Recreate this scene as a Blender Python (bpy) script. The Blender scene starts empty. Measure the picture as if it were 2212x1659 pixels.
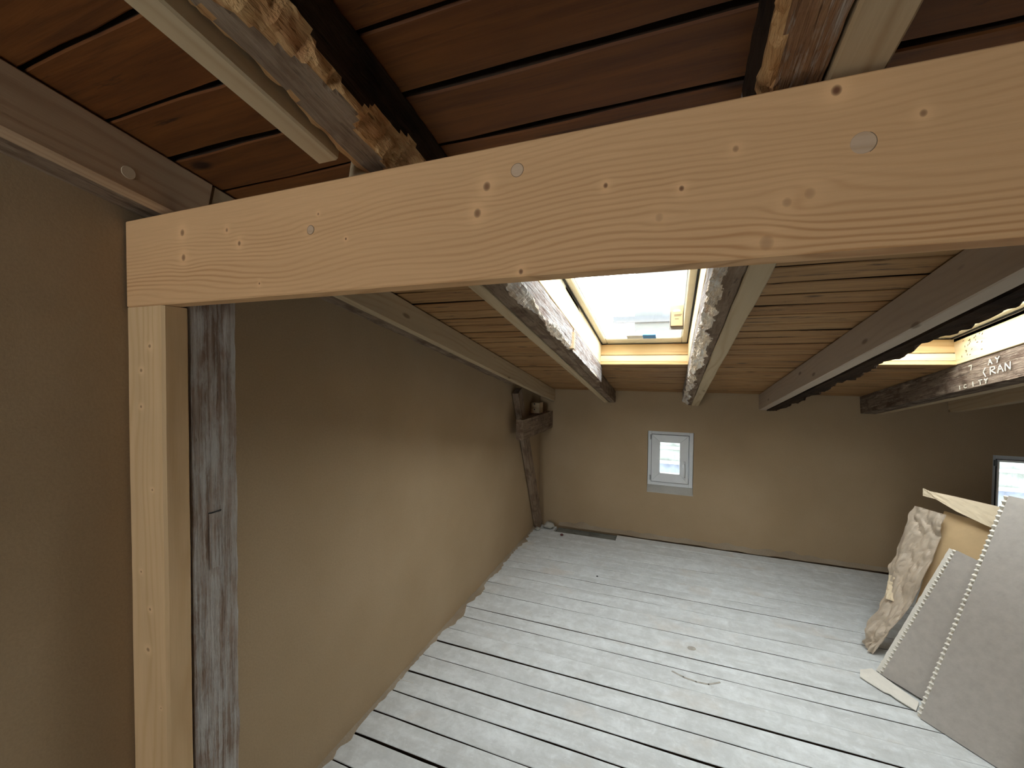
import bpy, bmesh, math, random
from mathutils import Vector, Matrix, noise
random.seed(7)
SC = bpy.context.scene
COL = SC.collection
PI = math.pi

# ------------------------------------------------------------------ camera
cd = bpy.data.cameras.new('camera'); cam = bpy.data.objects.new('camera', cd); COL.objects.link(cam)
yaw, pit, rol = math.radians(-20.93202256), math.radians(-1.58416279), math.radians(0.51549681)
fw = Vector((math.sin(yaw)*math.cos(pit), math.cos(yaw)*math.cos(pit), math.sin(pit)))
r0 = Vector((math.cos(yaw), -math.sin(yaw), 0)); u0 = r0.cross(fw)
r_ = math.cos(rol)*r0 + math.sin(rol)*u0; u_ = r_.cross(fw)
m = Matrix((( r_.x, u_.x, -fw.x, 1.3), (r_.y, u_.y, -fw.y, 0.0), (r_.z, u_.z, -fw.z, 1.6), (0, 0, 0, 1)))
cam.matrix_world = m
cd.sensor_width = 36; cd.lens = 897.73/2212*36; cd.clip_start = 0.02; cd.clip_end = 200
SC.camera = cam

# ------------------------------------------------------------------ world, light, exposure
SKY = 15.0
w = bpy.data.worlds.new('overcast_sky'); SC.world = w; w.use_nodes = True
bg = w.node_tree.nodes['Background']
bg.inputs[0].default_value = (0.94, 0.97, 1.0, 1); bg.inputs[1].default_value = SKY
SC.view_settings.view_transform = 'Standard'; SC.view_settings.look = 'None'
SC.view_settings.gamma = 1; SC.view_settings.use_curve_mapping = False
SC.view_settings.exposure = 0.0

TH = math.radians(10.719847)
CT, ST = math.cos(TH), math.sin(TH)
RD = 2.1909                                   # roof underside: ST*y + CT*z = RD
def roof(x, y, c=0.0):
    """point on the roof underside at plan position x, y, lifted c along the roof normal"""
    return Vector((x, y + c*ST, (RD - ST*y)/CT + c*CT))
EX = Vector((1, 0, 0)); EY = Vector((0, 1, 0)); EZ = Vector((0, 0, 1))
RU = Vector((0, CT, -ST)); RN = Vector((0, ST, CT))     # down the slope, roof normal

def portal(name, loc, rot, sx, sy):
    l = bpy.data.lights.new(name, 'AREA'); l.shape = 'RECTANGLE'; l.size = sx; l.size_y = sy
    l.energy = 1; l.cycles.is_portal = True
    o = bpy.data.objects.new(name, l); COL.objects.link(o); o.location = loc; o.rotation_euler = rot
portal('sky_portal', roof(1.11, 2.18, 0.24), (-TH, 0, 0), 0.60, 1.72)
portal('sky_portal', roof(2.48, 2.40, 0.24), (-TH, 0, 0), 0.60, 1.30)
portal('sky_portal', (1.305, 4.40, 0.78), (-PI/2, 0, 0), 0.40, 0.5)
portal('sky_portal', (3.85, 4.40, 0.75), (-PI/2, 0, 0), 0.50, 0.5)
portal('sky_portal', (0.49, -2.72, 1.825), (PI/2, 0, 0), 0.86, 1.35)  # portal for the added rear window
# added, unseen low sun: strikes the neighbouring walls outside, skims over this roof
sl = bpy.data.lights.new('outdoor_fill_sun', 'SUN'); sl.energy = 17.0; sl.angle = math.radians(4); sl.color = (1.0, 0.98, 0.95)
so = bpy.data.objects.new('outdoor_fill_sun', sl); COL.objects.link(so); so.rotation_euler = Vector((0.95, 0.30, -0.05)).to_track_quat('-Z', 'Y').to_euler()

# ------------------------------------------------------------------ node helpers
class NT:
    def __init__(s, name, rough=0.8, spec=0.3):
        s.m = bpy.data.materials.new(name); s.m.use_nodes = True; s.t = s.m.node_tree
        s.b = s.t.nodes['Principled BSDF']; s.out = s.t.nodes['Material Output']
        s.b.inputs['Roughness'].default_value = rough
        s.b.inputs['Specular IOR Level'].default_value = spec
    def n(s, t, **k):
        x = s.t.nodes.new(t)
        for a, v in k.items(): setattr(x, a, v)
        return x
    def l(s, a, b): s.t.links.new(a, b)
    def val(s, sock, v):
        if hasattr(v, 'is_linked') or isinstance(v, bpy.types.NodeSocket): s.l(v, sock)
        else: sock.default_value = v
    def math(s, op, a, b=0.0, c=None, clamp=False):
        x = s.n('ShaderNodeMath', operation=op, use_clamp=clamp)
        s.val(x.inputs[0], a); s.val(x.inputs[1], b)
        if c is not None: s.val(x.inputs[2], c)
        return x.outputs[0]
    def vmath(s, op, a, b):
        x = s.n('ShaderNodeVectorMath', operation=op); s.val(x.inputs[0], a); s.val(x.inputs[1], b)
        return x.outputs[0]
    def noise(s, vec, scale, detail=3, rough=0.5, dist=0.0):
        x = s.n('ShaderNodeTexNoise'); s.l(vec, x.inputs['Vector'])
        x.inputs['Scale'].default_value = scale; x.inputs['Detail'].default_value = detail
        x.inputs['Roughness'].default_value = rough; x.inputs['Distortion'].default_value = dist
        return x.outputs['Fac']
    def ramp(s, f, pts):
        x = s.n('ShaderNodeValToRGB'); s.l(f, x.inputs[0]); e = x.color_ramp.elements
        while len(e) < len(pts): e.new(0.5)
        for i, (p, c) in enumerate(pts):
            e[i].position = p; e[i].color = (c, c, c, 1) if not hasattr(c, '__len__') else (*c, 1)
        return x.outputs[0]
    def mix(s, f, a, b, bt='MIX'):
        x = s.n('ShaderNodeMix', data_type='RGBA', blend_type=bt)
        s.val(x.inputs[0], f)
        for i, v in ((6, a), (7, b)):
            if isinstance(v, tuple): x.inputs[i].default_value = (*v, 1)
            else: s.l(v, x.inputs[i])
        return x.outputs[2]
    def coords(s, rnd=5.0):
        tc = s.n('ShaderNodeTexCoord'); 
        if not rnd: return tc.outputs['Object']
        oi = s.n('ShaderNodeObjectInfo')
        k = s.math('MULTIPLY', oi.outputs['Random'], rnd)
        cx = s.n('ShaderNodeCombineXYZ'); s.l(k, cx.inputs[0]); s.l(k, cx.inputs[1]); s.l(k, cx.inputs[2])
        s.rnd = oi.outputs['Random']
        return s.vmath('ADD', tc.outputs['Object'], cx.outputs[0])
    def bump(s, h, strength, dist=0.01, prev=None):
        x = s.n('ShaderNodeBump'); s.l(h, x.inputs['Height'])
        x.inputs['Strength'].default_value = strength; x.inputs['Distance'].default_value = dist
        if prev is not None: s.l(prev, x.inputs['Normal'])
        return x.outputs[0]
    def scale(s, vec, v):
        mp = s.n('ShaderNodeMapping'); s.l(vec, mp.inputs[0]); mp.inputs['Scale'].default_value = v
        return mp.outputs[0]

def new_wood(name, light, dark, rings=55, contrast=0.5, knots=(), rnd=5.0, tint=None, fine=0.25, centre=(0.0, -0.25), rough=0.7, vor=True, zgrad=None):
    """planed softwood, grain along local X; knots = (x, z, radius, darkness) on a face y = const"""
    s = NT(name, rough, 0.25)
    v = s.coords(rnd)
    sep = s.n('ShaderNodeSeparateXYZ'); s.l(v, sep.inputs[0])
    X, Y, Z = sep.outputs
    if not rnd: base = v
    warp = s.math('MULTIPLY', s.math('SUBTRACT', s.noise(s.scale(v, (1.1, 3, 3)), 1.0, 2), 0.5), 0.16)
    warp2 = s.math('MULTIPLY', s.math('SUBTRACT', s.noise(s.scale(v, (5, 22, 22)), 1.0, 2), 0.5), 0.012)
    zz = s.math('ADD', Z, s.math('ADD', warp, warp2))
    kcol = None; halo = None
    for (kx, kz, kr, kd) in knots:
        dx = s.math('SUBTRACT', X, kx); dz = s.math('SUBTRACT', Z, kz)
        # grain flows round the knot
        e = s.math('ADD', s.math('POWER', s.math('ABSOLUTE', s.math('DIVIDE', dx, kr*4.5)), 2), s.math('POWER', s.math('ABSOLUTE', s.math('DIVIDE', dz, kr*2.6)), 2))
        g = s.math('DIVIDE', s.math('MULTIPLY', dz, -0.55), s.math('ADD', 1.0, s.math('MULTIPLY', e, e)))
        zz = s.math('ADD', zz, g)
        r = s.math('SQRT', s.math('ADD', s.math('POWER', s.math('ABSOLUTE', s.math('DIVIDE', dx, kr*0.85)), 2), s.math('POWER', s.math('ABSOLUTE', s.math('DIVIDE', dz, kr)), 2)))
        core = s.math('MULTIPLY', s.math('SUBTRACT', 1.0, s.math('SMOOTH_MIN', s.math('POWER', r, 3.0), 1.0, 0.1), clamp=True), kd, clamp=True)
        hl = s.math('DIVIDE', 0.5*min(1, kd*1.3), s.math('ADD', 1.0, s.math('POWER', s.math('DIVIDE', r, 2.3), 4)))
        kcol = core if kcol is None else s.math('MAXIMUM', kcol, core)
        halo = hl if halo is None else s.math('MAXIMUM', halo, hl)
    yy = s.math('SUBTRACT', Y, centre[0]); z2 = s.math('SUBTRACT', zz, centre[1])
    rad = s.math('SQRT', s.math('ADD', s.math('MULTIPLY', yy, yy), s.math('MULTIPLY', z2, z2)))
    ph = s.math('ADD', s.math('MULTIPLY', rad, rings*2*PI), s.math('MULTIPLY', s.noise(s.scale(v, (0.6, 9, 9)), 2.0, 1), 9.0))
    ring = s.math('MULTIPLY_ADD', s.math('SINE', ph), 0.5, 0.5)
    ring = s.math('POWER', ring, 2.6)
    vary = s.ramp(s.noise(s.scale(v, (0.8, 7, 7)), 2.0, 2), [(0.35, 0.15), (0.65, 1.0)])
    ring = s.math('MULTIPLY', s.math('MULTIPLY', ring, vary), contrast)
    if zgrad:
        zg = s.ramp(s.math('MULTIPLY_ADD', Z, -1.0/zgrad, 0.5), [(0.15, 0.35), (0.75, 1.0)])
        ring = s.math('MULTIPLY', ring, zg)
    fib = s.noise(s.scale(v, (9, 260, 260)), 1.0, 3, 0.7)
    col = s.mix(ring, light, dark)
    fl = s.math('MULTIPLY', s.math('SUBTRACT', fib, 0.5), fine)
    col = s.mix(s.math('ADD', fl, 0.12*fine, clamp=True), col, tuple(c*0.6 for c in dark))
    blot = s.noise(s.scale(v, (1.3, 6, 6)), 1.7, 3)
    col = s.mix(s.ramp(blot, [(0.42, 0.0), (0.72, 0.45)]), col, tint or tuple(c*0.8 for c in light))
    if kcol is not None:
        col = s.mix(halo, col, tuple(min(1, c*1.25) for c in light))
        col = s.mix(kcol, col, (0.16, 0.065, 0.03))
    if vor:
        vo = s.n('ShaderNodeTexVoronoi'); s.l(s.scale(v, (3.1, 9, 9)), vo.inputs['Vector']); vo.inputs['Scale'].default_value = 1.0
        kn = s.ramp(vo.outputs['Distance'], [(0.06, 1.0), (0.11, 0.0)])
        col = s.mix(s.math('MULTIPLY', kn, 0.75), col, tuple(c*0.45 for c in dark))
    s.l(col, s.b.inputs['Base Color'])
    s.l(s.bump(s.math('ADD', ring, s.math('MULTIPLY', fib, 0.6)), 0.25, 0.002), s.b.inputs['Normal'])
    return s.m

def old_wood(name, c1, c2, c3, bump=0.8, white=(0.62, 0.6, 0.58), wamt=0.0, stretch=(4, 40, 40)):
    s = NT(name, 0.9, 0.15)
    v = s.coords(5)
    a = s.noise(s.scale(v, stretch), 1.0, 5, 0.65, 0.15)
    b = s.noise(s.scale(v, (stretch[0]*2.5, stretch[1]*3, stretch[2]*3)), 1.0, 4, 0.7)
    c = s.noise(v, 9.0, 4, 0.6)
    col = s.mix(s.ramp(a, [(0.36, 0), (0.62, 1)]), c1, c2)
    col = s.mix(s.ramp(c, [(0.5, 0), (0.66, 0.8)]), col, c3)
    col = s.mix(s.ramp(b, [(0.30, 0.8), (0.42, 0.0)]), col, tuple(x*0.25 for x in c1))
    if wamt:
        p = s.math('MULTIPLY_ADD', s.noise(s.scale(v, (6, 26, 26)), 1.0, 6, 0.75, 0.2), 0.6, s.math('MULTIPLY', s.noise(s.scale(v, (3, 110, 110)), 1.0, 3, 0.6), 0.4))
        col = s.mix(s.ramp(p, [(0.60-0.2*wamt, 0), (0.68-0.12*wamt, 0.95)]), col, white)
    s.l(col, s.b.inputs['Base Color'])
    h = s.math('ADD', s.math('MULTIPLY', a, 1.0), s.math('MULTIPLY', b, 0.5))
    s.l(s.bump(h, bump, 0.012), s.b.inputs['Normal'])
    return s.m

def plain(name, col, rough=0.6, spec=0.4, var=0.06, vs=12.0, bump=0.0, metal=0.0):
    s = NT(name, rough, spec); v = s.coords(3)
    f = s.noise(v, vs, 4, 0.6)
    c = s.mix(s.ramp(f, [(0.3, 0), (0.7, 1)]), tuple(x*(1-var) for x in col), tuple(min(1, x*(1+var)) for x in col))
    s.l(c, s.b.inputs['Base Color']); s.b.inputs['Metallic'].default_value = metal
    if bump: s.l(s.bump(f, bump, 0.01), s.b.inputs['Normal'])
    return s.m

M = {}
# clay plaster
def plaster(name, c1, c2, bump=0.12):
    s = NT(name, 0.92, 0.12); v = s.coords(0)
    f = s.noise(v, 2.2, 5, 0.55); g = s.noise(v, 160, 3, 0.7); h = s.noise(v, 7, 3, 0.5)
    c = s.mix(s.ramp(f, [(0.3, 0), (0.7, 1)]), c1, c2)
    c = s.mix(s.math('MULTIPLY', s.ramp(g, [(0.35, 1), (0.6, 0)]), 0.22), c, tuple(x*0.6 for x in c1))
    s.l(c, s.b.inputs['Base Color'])
    n1 = s.bump(h, 0.25, 0.01)
    s.l(s.bump(g, bump, 0.003, n1), s.b.inputs['Normal'])
    return s.m
M['wall'] = plaster('clay_plaster', (0.385, 0.275, 0.162), (0.43, 0.315, 0.195))
M['lip'] = plaster('rough_clay_edge', (0.27, 0.20, 0.13), (0.42, 0.35, 0.26), 0.9)
M['gable'] = plaster('outer_render', (0.105, 0.112, 0.110), (0.120, 0.126, 0.123), 0.5)

# whitewashed floor boards
def floor_mat():
    s = NT('whitewashed_boards', 0.75, 0.25); v = s.coords(6)
    a = s.noise(s.scale(v, (1.0, 5, 5)), 2.0, 6, 0.65)
    b = s.noise(s.scale(v, (3, 30, 30)), 1.0, 5, 0.7, 0.5)
    c = s.noise(v, 38, 5, 0.75)
    g = s.noise(s.scale(v, (14, 34, 34)), 2.0, 5, 0.7)
    col = s.mix(s.ramp(a, [(0.35, 0), (0.65, 1)]), (0.55, 0.56, 0.545), (0.68, 0.70, 0.69))
    mo = s.noise(v, 14, 6, 0.75, 0.4)
    col = s.mix(s.ramp(mo, [(0.40, 0.45), (0.55, 0.0)]), col, (0.46, 0.47, 0.45))
    col = s.mix(s.ramp(mo, [(0.56, 0.0), (0.68, 0.5)]), col, (0.78, 0.81, 0.81))
    col = s.mix(s.ramp(b, [(0.54, 0), (0.78, 0.45)]), col, (0.47, 0.46, 0.42))
    col = s.mix(s.ramp(g, [(0.62, 0), (0.70, 0.6)]), col, (0.76, 0.78, 0.78))
    col = s.mix(s.ramp(s.noise(v, 2.1, 4, 0.6), [(0.58, 0), (0.75, 0.55)]), col, (0.55, 0.47, 0.38))
    col = s.mix(s.ramp(s.noise(v, 5.3, 6, 0.7), [(0.62, 0), (0.70, 0.4)]), col, (0.36, 0.35, 0.32))
    col = s.mix(s.ramp(c, [(0.70, 0), (0.75, 0.7)]), col, (0.30, 0.28, 0.25))
    s.l(col, s.b.inputs['Base Color'])
    s.l(s.bump(s.math('ADD', b, s.math('MULTIPLY', c, 0.6)), 0.22, 0.006), s.b.inputs['Normal'])
    return s.m
M['floor'] = floor_mat()
M['grime_shade'] = plain('grimy_shaded_board_edge', (0.045, 0.028, 0.018), 0.95, 0.1, 0.3, 20)  # board sides: dirt plus the shade of the gaps, put into the colour
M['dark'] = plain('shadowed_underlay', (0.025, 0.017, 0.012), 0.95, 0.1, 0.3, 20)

# roof boards: reddish aged pine with dark streaks
def roof_mat(name, ca, cb, cc, cd, cs, thr=0.0, xs=1.0):
    s = NT(name, 0.62, 0.3); v = s.coords(9)
    a = s.noise(s.scale(v, (1.2*xs, 16, 16)), 1.3, 4, 0.6, 1.2)
    b = s.noise(s.scale(v, (2.6*xs, 60, 60)), 1.0, 4, 0.65, 1.0)
    d = s.noise(s.scale(v, (2.4*xs, 34, 34)), 1.0, 6, 0.72, 0.8)
    col = s.mix(s.ramp(a, [(0.3, 0), (0.7, 1)]), ca, cb)
    col = s.mix(s.math('MULTIPLY', s.rnd, 0.45), col, cc)
    col = s.mix(s.ramp(b, [(0.46, 0), (0.72, 0.6)]), col, cd)
    col = s.mix(s.ramp(d, [(0.60-thr, 0), (0.69-thr, 0.8)]), col, cs)
    vo = s.n('ShaderNodeTexVoronoi'); s.l(s.scale(v, (3.4, 8, 8)), vo.inputs['Vector']); vo.inputs['Scale'].default_value = 1.0
    col = s.mix(s.ramp(vo.outputs['Distance'], [(0.07, 0.85), (0.15, 0.0)]), col, tuple(c*0.2 for c in cd))
    s.l(col, s.b.inputs['Base Color'])
    s.l(s.bump(s.math('ADD', b, a), 0.15, 0.004), s.b.inputs['Normal'])
    return s.m
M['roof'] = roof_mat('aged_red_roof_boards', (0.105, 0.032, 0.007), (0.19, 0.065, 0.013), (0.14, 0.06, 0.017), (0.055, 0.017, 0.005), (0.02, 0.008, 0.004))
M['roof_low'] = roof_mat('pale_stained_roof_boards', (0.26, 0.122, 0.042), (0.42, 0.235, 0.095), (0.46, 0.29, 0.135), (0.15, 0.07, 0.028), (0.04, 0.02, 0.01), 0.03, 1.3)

M['rafter_new'] = new_wood('weathered_new_softwood', (0.52, 0.40, 0.25), (0.36, 0.235, 0.12), rings=42, contrast=0.6, tint=(0.43, 0.34, 0.22))
M['rafter_grey'] = new_wood('greyish_planed_softwood', (0.47, 0.385, 0.30), (0.36, 0.27, 0.19), rings=42, contrast=0.4, tint=(0.42, 0.34, 0.26))
M['rafter_pink'] = new_wood('pinkish_softwood', (0.50, 0.35, 0.22), (0.34, 0.20, 0.11), rings=42, contrast=0.6, tint=(0.38, 0.25, 0.15))
M['lining'] = new_wood('fresh_pine_lining', (0.80, 0.66, 0.42), (0.62, 0.42, 0.20), rings=30, contrast=0.6, tint=(0.76, 0.58, 0.32))
M['lining_warm'] = new_wood('orange_pine_lining', (0.72, 0.50, 0.24), (0.52, 0.28, 0.10), rings=30, contrast=0.7, tint=(0.62, 0.38, 0.15))
M['old'] = old_wood('old_grey_timber', (0.19, 0.125, 0.08), (0.32, 0.24, 0.17), (0.13, 0.08, 0.05))
M['old_lime'] = old_wood('limewashed_old_timber', (0.22, 0.14, 0.095), (0.42, 0.34, 0.28), (0.28, 0.19, 0.14), 1.0, (0.54, 0.51, 0.47), 0.85, (2.2, 75, 75))
M['old_brown'] = old_wood('reddish_old_timber', (0.20, 0.10, 0.05), (0.30, 0.17, 0.09), (0.12, 0.06, 0.035), 0.8, (0.42, 0.37, 0.32), 0.35, (2.5, 40, 40))
M['old_mid'] = old_wood('stained_old_timber', (0.10, 0.065, 0.045), (0.25, 0.19, 0.14), (0.07, 0.045, 0.03), 0.8, (0.40, 0.33, 0.25), 0.35)
M['old_dark'] = old_wood('dark_old_timber', (0.022, 0.012, 0.006), (0.050, 0.029, 0.016), (0.014, 0.008, 0.005))
M['split'] = old_wood('freshly_split_wood', (0.46, 0.24, 0.10), (0.60, 0.37, 0.17), (0.34, 0.14, 0.06), 1.0, stretch=(6, 45, 45))
M['shaved'] = old_wood('pale_splintered_wood', (0.62, 0.50, 0.37), (0.80, 0.70, 0.57), (0.34, 0.21, 0.14), 1.2, (0.84, 0.82, 0.79), 0.7, (6, 45, 45))  # splintered wood, its paleness partly painted-in skylight
M['skylit_white'] = old_wood('skylit_old_timber', (0.20, 0.15, 0.125), (0.31, 0.27, 0.25), (0.15, 0.10, 0.08), 1.0, (0.40, 0.385, 0.375), 0.8, (3, 40, 40))  # old timber with the skylight's brightness painted into its colour
M['white_frame'] = plain('white_window_frame', (0.74, 0.76, 0.77), 0.45, 0.5, 0.03)
M['sash_wood'] = plain('pale_lacquered_pine', (0.84, 0.78, 0.60), 0.4, 0.5, 0.05)
M['handle'] = plain('white_plastic_handle', (0.8, 0.82, 0.83), 0.3, 0.5, 0.02)
M['gasket'] = plain('dark_gasket', (0.03, 0.03, 0.03), 0.6, 0.3)
M['card_grey'] = plain('greyish_cardboard', (0.42, 0.385, 0.345), 0.85, 0.15, 0.07, 30, 0.1)
M['card_pale'] = plain('pale_cardboard_core', (0.74, 0.70, 0.62), 0.85, 0.15, 0.05, 30)
M['kraft'] = plain('kraft_cardboard', (0.60, 0.43, 0.24), 0.85, 0.15, 0.06, 9, 0.1)
M['kraft_pale'] = plain('pale_kraft_flap', (0.74, 0.62, 0.44), 0.85, 0.15, 0.05, 9, 0.1)
M['paper'] = plain('crumpled_brown_wrap', (0.52, 0.43, 0.33), 0.5, 0.5, 0.12, 14, 0.4)
M['tape_blue'] = plain('blue_tape', (0.01, 0.24, 0.62), 0.5, 0.4, 0.03)
M['tape_white'] = plain('white_tape', (0.72, 0.72, 0.66), 0.5, 0.4, 0.03)
M['grey_timber'] = old_wood('dusty_grey_timber', (0.15, 0.15, 0.125), (0.22, 0.22, 0.19), (0.11, 0.10, 0.085), 0.4)
M['scar'] = plain('dusty_scar', (0.40, 0.37, 0.32), 0.9, 0.1, 0.2, 40)
M['chalk'] = plain('white_paint_marks', (0.62, 0.57, 0.46), 0.8, 0.2, 0.05)
M['ink'] = plain('brown_stamped_ink', (0.16, 0.12, 0.07), 0.8, 0.2, 0.05)
M['plug'] = plain('pale_wood_filler', (0.66, 0.54, 0.38), 0.7, 0.3, 0.08, 30)
M['steel'] = plain('dull_zinc', (0.35, 0.36, 0.36), 0.45, 0.5, 0.05, 20, 0, 0.8)
M['rubble'] = plaster('mortar_rubble', (0.38, 0.36, 0.31), (0.55, 0.54, 0.50), 1.0)
M['stone'] = plain('garden_stone', (0.115, 0.13, 0.12), 0.9, 0.2, 0.45, 6, 0.5)
M['slab'] = plain('terrace_slab', (0.095, 0.11, 0.14), 0.9, 0.2, 0.25, 8)
M['coping'] = plain('pale_coping', (0.23, 0.25, 0.25), 0.8, 0.2, 0.05)
M['ledge'] = plain('pale_ledge', (0.075, 0.080, 0.084), 0.8, 0.2, 0.08)

def glass():
    s = NT('window_glass'); t = s.t
    tr = s.n('ShaderNodeBsdfTransparent'); tr.inputs[0].default_value = (0.96, 0.975, 0.97, 1)
    gl = s.n('ShaderNodeBsdfGlossy'); gl.inputs['Roughness'].default_value = 0.02
    fr = s.n('ShaderNodeLayerWeight'); fr.inputs[0].default_value = 0.5
    fac = s.math('MULTIPLY_ADD', s.math('POWER', fr.outputs['Facing'], 5.0), 0.35, 0.02)
    mx = s.n('ShaderNodeMixShader'); s.l(fac, mx.inputs[0]); s.l(tr.outputs[0], mx.inputs[1]); s.l(gl.outputs[0], mx.inputs[2])
    s.l(mx.outputs[0], s.out.inputs['Surface'])
    return s.m
M['glass'] = glass()

# ------------------------------------------------------------------ mesh helpers
def basis(o, ex, ey, ez):
    return Matrix(((ex.x, ey.x, ez.x, o.x), (ex.y, ey.y, ez.y, o.y), (ex.z, ey.z, ez.z, o.z), (0, 0, 0, 1)))
def link(name, me, mat, parent=None, mw=None, smooth=False):
    o = bpy.data.objects.new(name, me); COL.objects.link(o)
    if mat is not None and not me.materials: me.materials.append(mat)
    if mw is None: mw = Matrix.Identity(4)
    if parent is not None:
        o.parent = parent; o.matrix_parent_inverse = Matrix.Identity(4)
        o.matrix_basis = world(parent).inverted() @ mw
    else: o.matrix_basis = mw
    if smooth:
        for p in me.polygons: p.use_smooth = True
    return o
def world(o):
    return world(o.parent) @ o.matrix_basis if o.parent else o.matrix_basis.copy()
def tag(o, label=None, cat=None, group=None, kind=None):
    if label: o['label'] = label
    if cat: o['category'] = cat
    if group: o['group'] = group
    if kind: o['kind'] = kind
    return o
def thing(name, loc, label, cat, group=None):
    o = bpy.data.objects.new(name, None); COL.objects.link(o); o.matrix_basis = Matrix.Translation(loc)
    o.empty_display_size = 0.1
    return tag(o, label, cat, group)
def mesh(name, vs, fs):
    me = bpy.data.meshes.new(name); me.from_pydata([tuple(v) for v in vs], [], fs); me.update(); return me
def box_into(vs, fs, a, b):
    i = len(vs)
    for x in (a[0], b[0]):
        for y in (a[1], b[1]):
            for z in (a[2], b[2]): vs.append((x, y, z))
    for f in ((0,1,3,2),(4,6,7,5),(0,4,5,1),(2,3,7,6),(0,2,6,4),(1,5,7,3)): fs.append(tuple(i+k for k in f))
def boxes(name, L):
    vs, fs = [], []
    for a, b in L: box_into(vs, fs, a, b)
    return mesh(name, vs, fs)

def timber_mesh(name, L, W, H, seg=1, wob=0.0, bev=0.003, seed=0, wobz=None):
    """bar along local X, centred; slightly wobbly bevelled edges"""
    if wobz is None: wobz = wob*0.4
    cs = [(-W/2+bev, -H/2), (W/2-bev, -H/2), (W/2, -H/2+bev), (W/2, H/2-bev), (W/2-bev, H/2), (-W/2+bev, H/2), (-W/2, H/2-bev), (-W/2, -H/2+bev)]
    vs, fs = [], []; n = len(cs)
    for i in range(seg+1):
        x = -L/2 + L*i/seg
        jx = 0
        for (y, z) in cs:
            sy = 1 if y > 0 else -1; sz = 1 if z > 0 else -1
            wy = noise.noise(Vector((x*3.1, sy*7.3+seed, 1.7)))*wob + noise.noise(Vector((x*14, sy*3.1+seed, 9.7)))*wob*0.4
            wz = noise.noise(Vector((x*2.3, sz*5.1+seed, 4.2)))*wobz
            vs.append((x+jx, y+wy, z+wz))
    for i in range(seg):
        for k in range(n):
            a = i*n+k; b = i*n+(k+1) % n
            fs.append((a, b, b+n, a+n))
    fs.append(tuple(reversed(range(n)))); fs.append(tuple(seg*n+k for k in range(n)))
    return mesh(name, vs, fs)

def bar(name, mat, p0, ex, ey, ez, L, W, H, parent=None, seg=1, wob=0.0, bev=0.003, seed=0, wobz=None, side=None):
    """p0 = corner with lowest local x, y, z"""
    me = timber_mesh(name, L, W, H, seg, wob, bev, seed, wobz)
    c = p0 + ex*(L/2) + ey*(W/2) + ez*(H/2)
    if side is not None:
        me.materials.append(mat); me.materials.append(side)
        for p in me.polygons:
            if abs(p.normal.y) > 0.85: p.material_index = 1
    return link(name, me, mat, parent, basis(c, ex, ey, ez))

def rough_mesh(name, L, W, H, step=0.02, nside=8, amp=0.004, seed=0, wanes=(), mats=None):
    """hewn bar along local X. wanes: (corner y sign, z sign, mean cut, variation, frequency)"""
    pts = []
    for k in range(nside): pts.append((-1+2*k/nside, -1))
    for k in range(nside): pts.append((1, -1+2*k/nside))
    for k in range(nside): pts.append((1-2*k/nside, 1))
    for k in range(nside): pts.append((-1, 1-2*k/nside))
    n = len(pts); seg = max(2, int(L/step)); vs, fs = [], []; cutf = []
    for i in range(seg+1):
        x = -L/2 + L*i/seg
        for (a, b) in pts:
            y, z = a*W/2, b*H/2; cf = 0
            for (sy, sz, cut, var, fr) in wanes:
                c = cut + var*(noise.noise(Vector((x*fr, seed*3.3+sy, sz)))+0.5*noise.noise(Vector((x*fr*3.7, seed+sy*4, sz)))) + var*0.5*abs(noise.noise(Vector((x*fr*9, seed, 2))))
                c = max(0.0, c)
                dy = W/2 - sy*y; dz = H/2 - sz*z          # distances from that corner
                if dy + dz < c:
                    t = (c - dy - dz)/2; cf = 1
                    y -= sy*t; z -= sz*t
            d = Vector((x*9, y*30+seed, z*30)); q = Vector((x*38, y*60, z*60+seed))
            k = noise.noise(d)*amp + noise.noise(q)*amp*0.55
            if cf:
                k = k*2.2 + abs(noise.noise(Vector((x*22, seed, y*90))))*amp*2.0
            cutf.append(cf)
            nn = Vector((y/(W/2), z/(H/2))); nn = nn.normalized() if nn.length > 0 else nn
            vs.append((x, y+nn.x*k, z+nn.y*k))
    for i in range(seg):
        for k in range(n):
            a = i*n+k; b = i*n+(k+1) % n
            fs.append((a, b, b+n, a+n))
    fs.append(tuple(reversed(range(n)))); fs.append(tuple(seg*n+k for k in range(n)))
    me = mesh(name, vs, fs)
    if mats:        # (underside / rest, torn edge, right-hand side, left-hand side)
        for mm in mats: me.materials.append(mm)
        for p in me.polygons:
            cut = sum(cutf[v] for v in p.vertices)
            if cut >= 2: p.material_index = 1
            elif p.normal.y < -0.7 and len(mats) > 2: p.material_index = 2
            elif p.normal.y > 0.7 and len(mats) > 3: p.material_index = 3
    return me

# ------------------------------------------------------------------ room shell
XR, YB, YF = 5.4, -2.6, 4.25
HOLE1 = (0.828, 1.402, 1.36, 3.00)      # skylight opening near the left wall: x0, x1, y0, y1 on the roof underside
HOLE2 = (2.197, 2.757, 1.80, 3.00)
def grid_cells(xs, ys, holes):
    out = []
    for i in range(len(xs)-1):
        for j in range(len(ys)-1):
            cx, cy = (xs[i]+xs[i+1])/2, (ys[j]+ys[j+1])/2
            if any(h[0] < cx < h[1] and h[2] < cy < h[3] for h in holes): continue
            out.append((xs[i], xs[i+1], ys[j], ys[j+1]))
    return out

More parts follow.
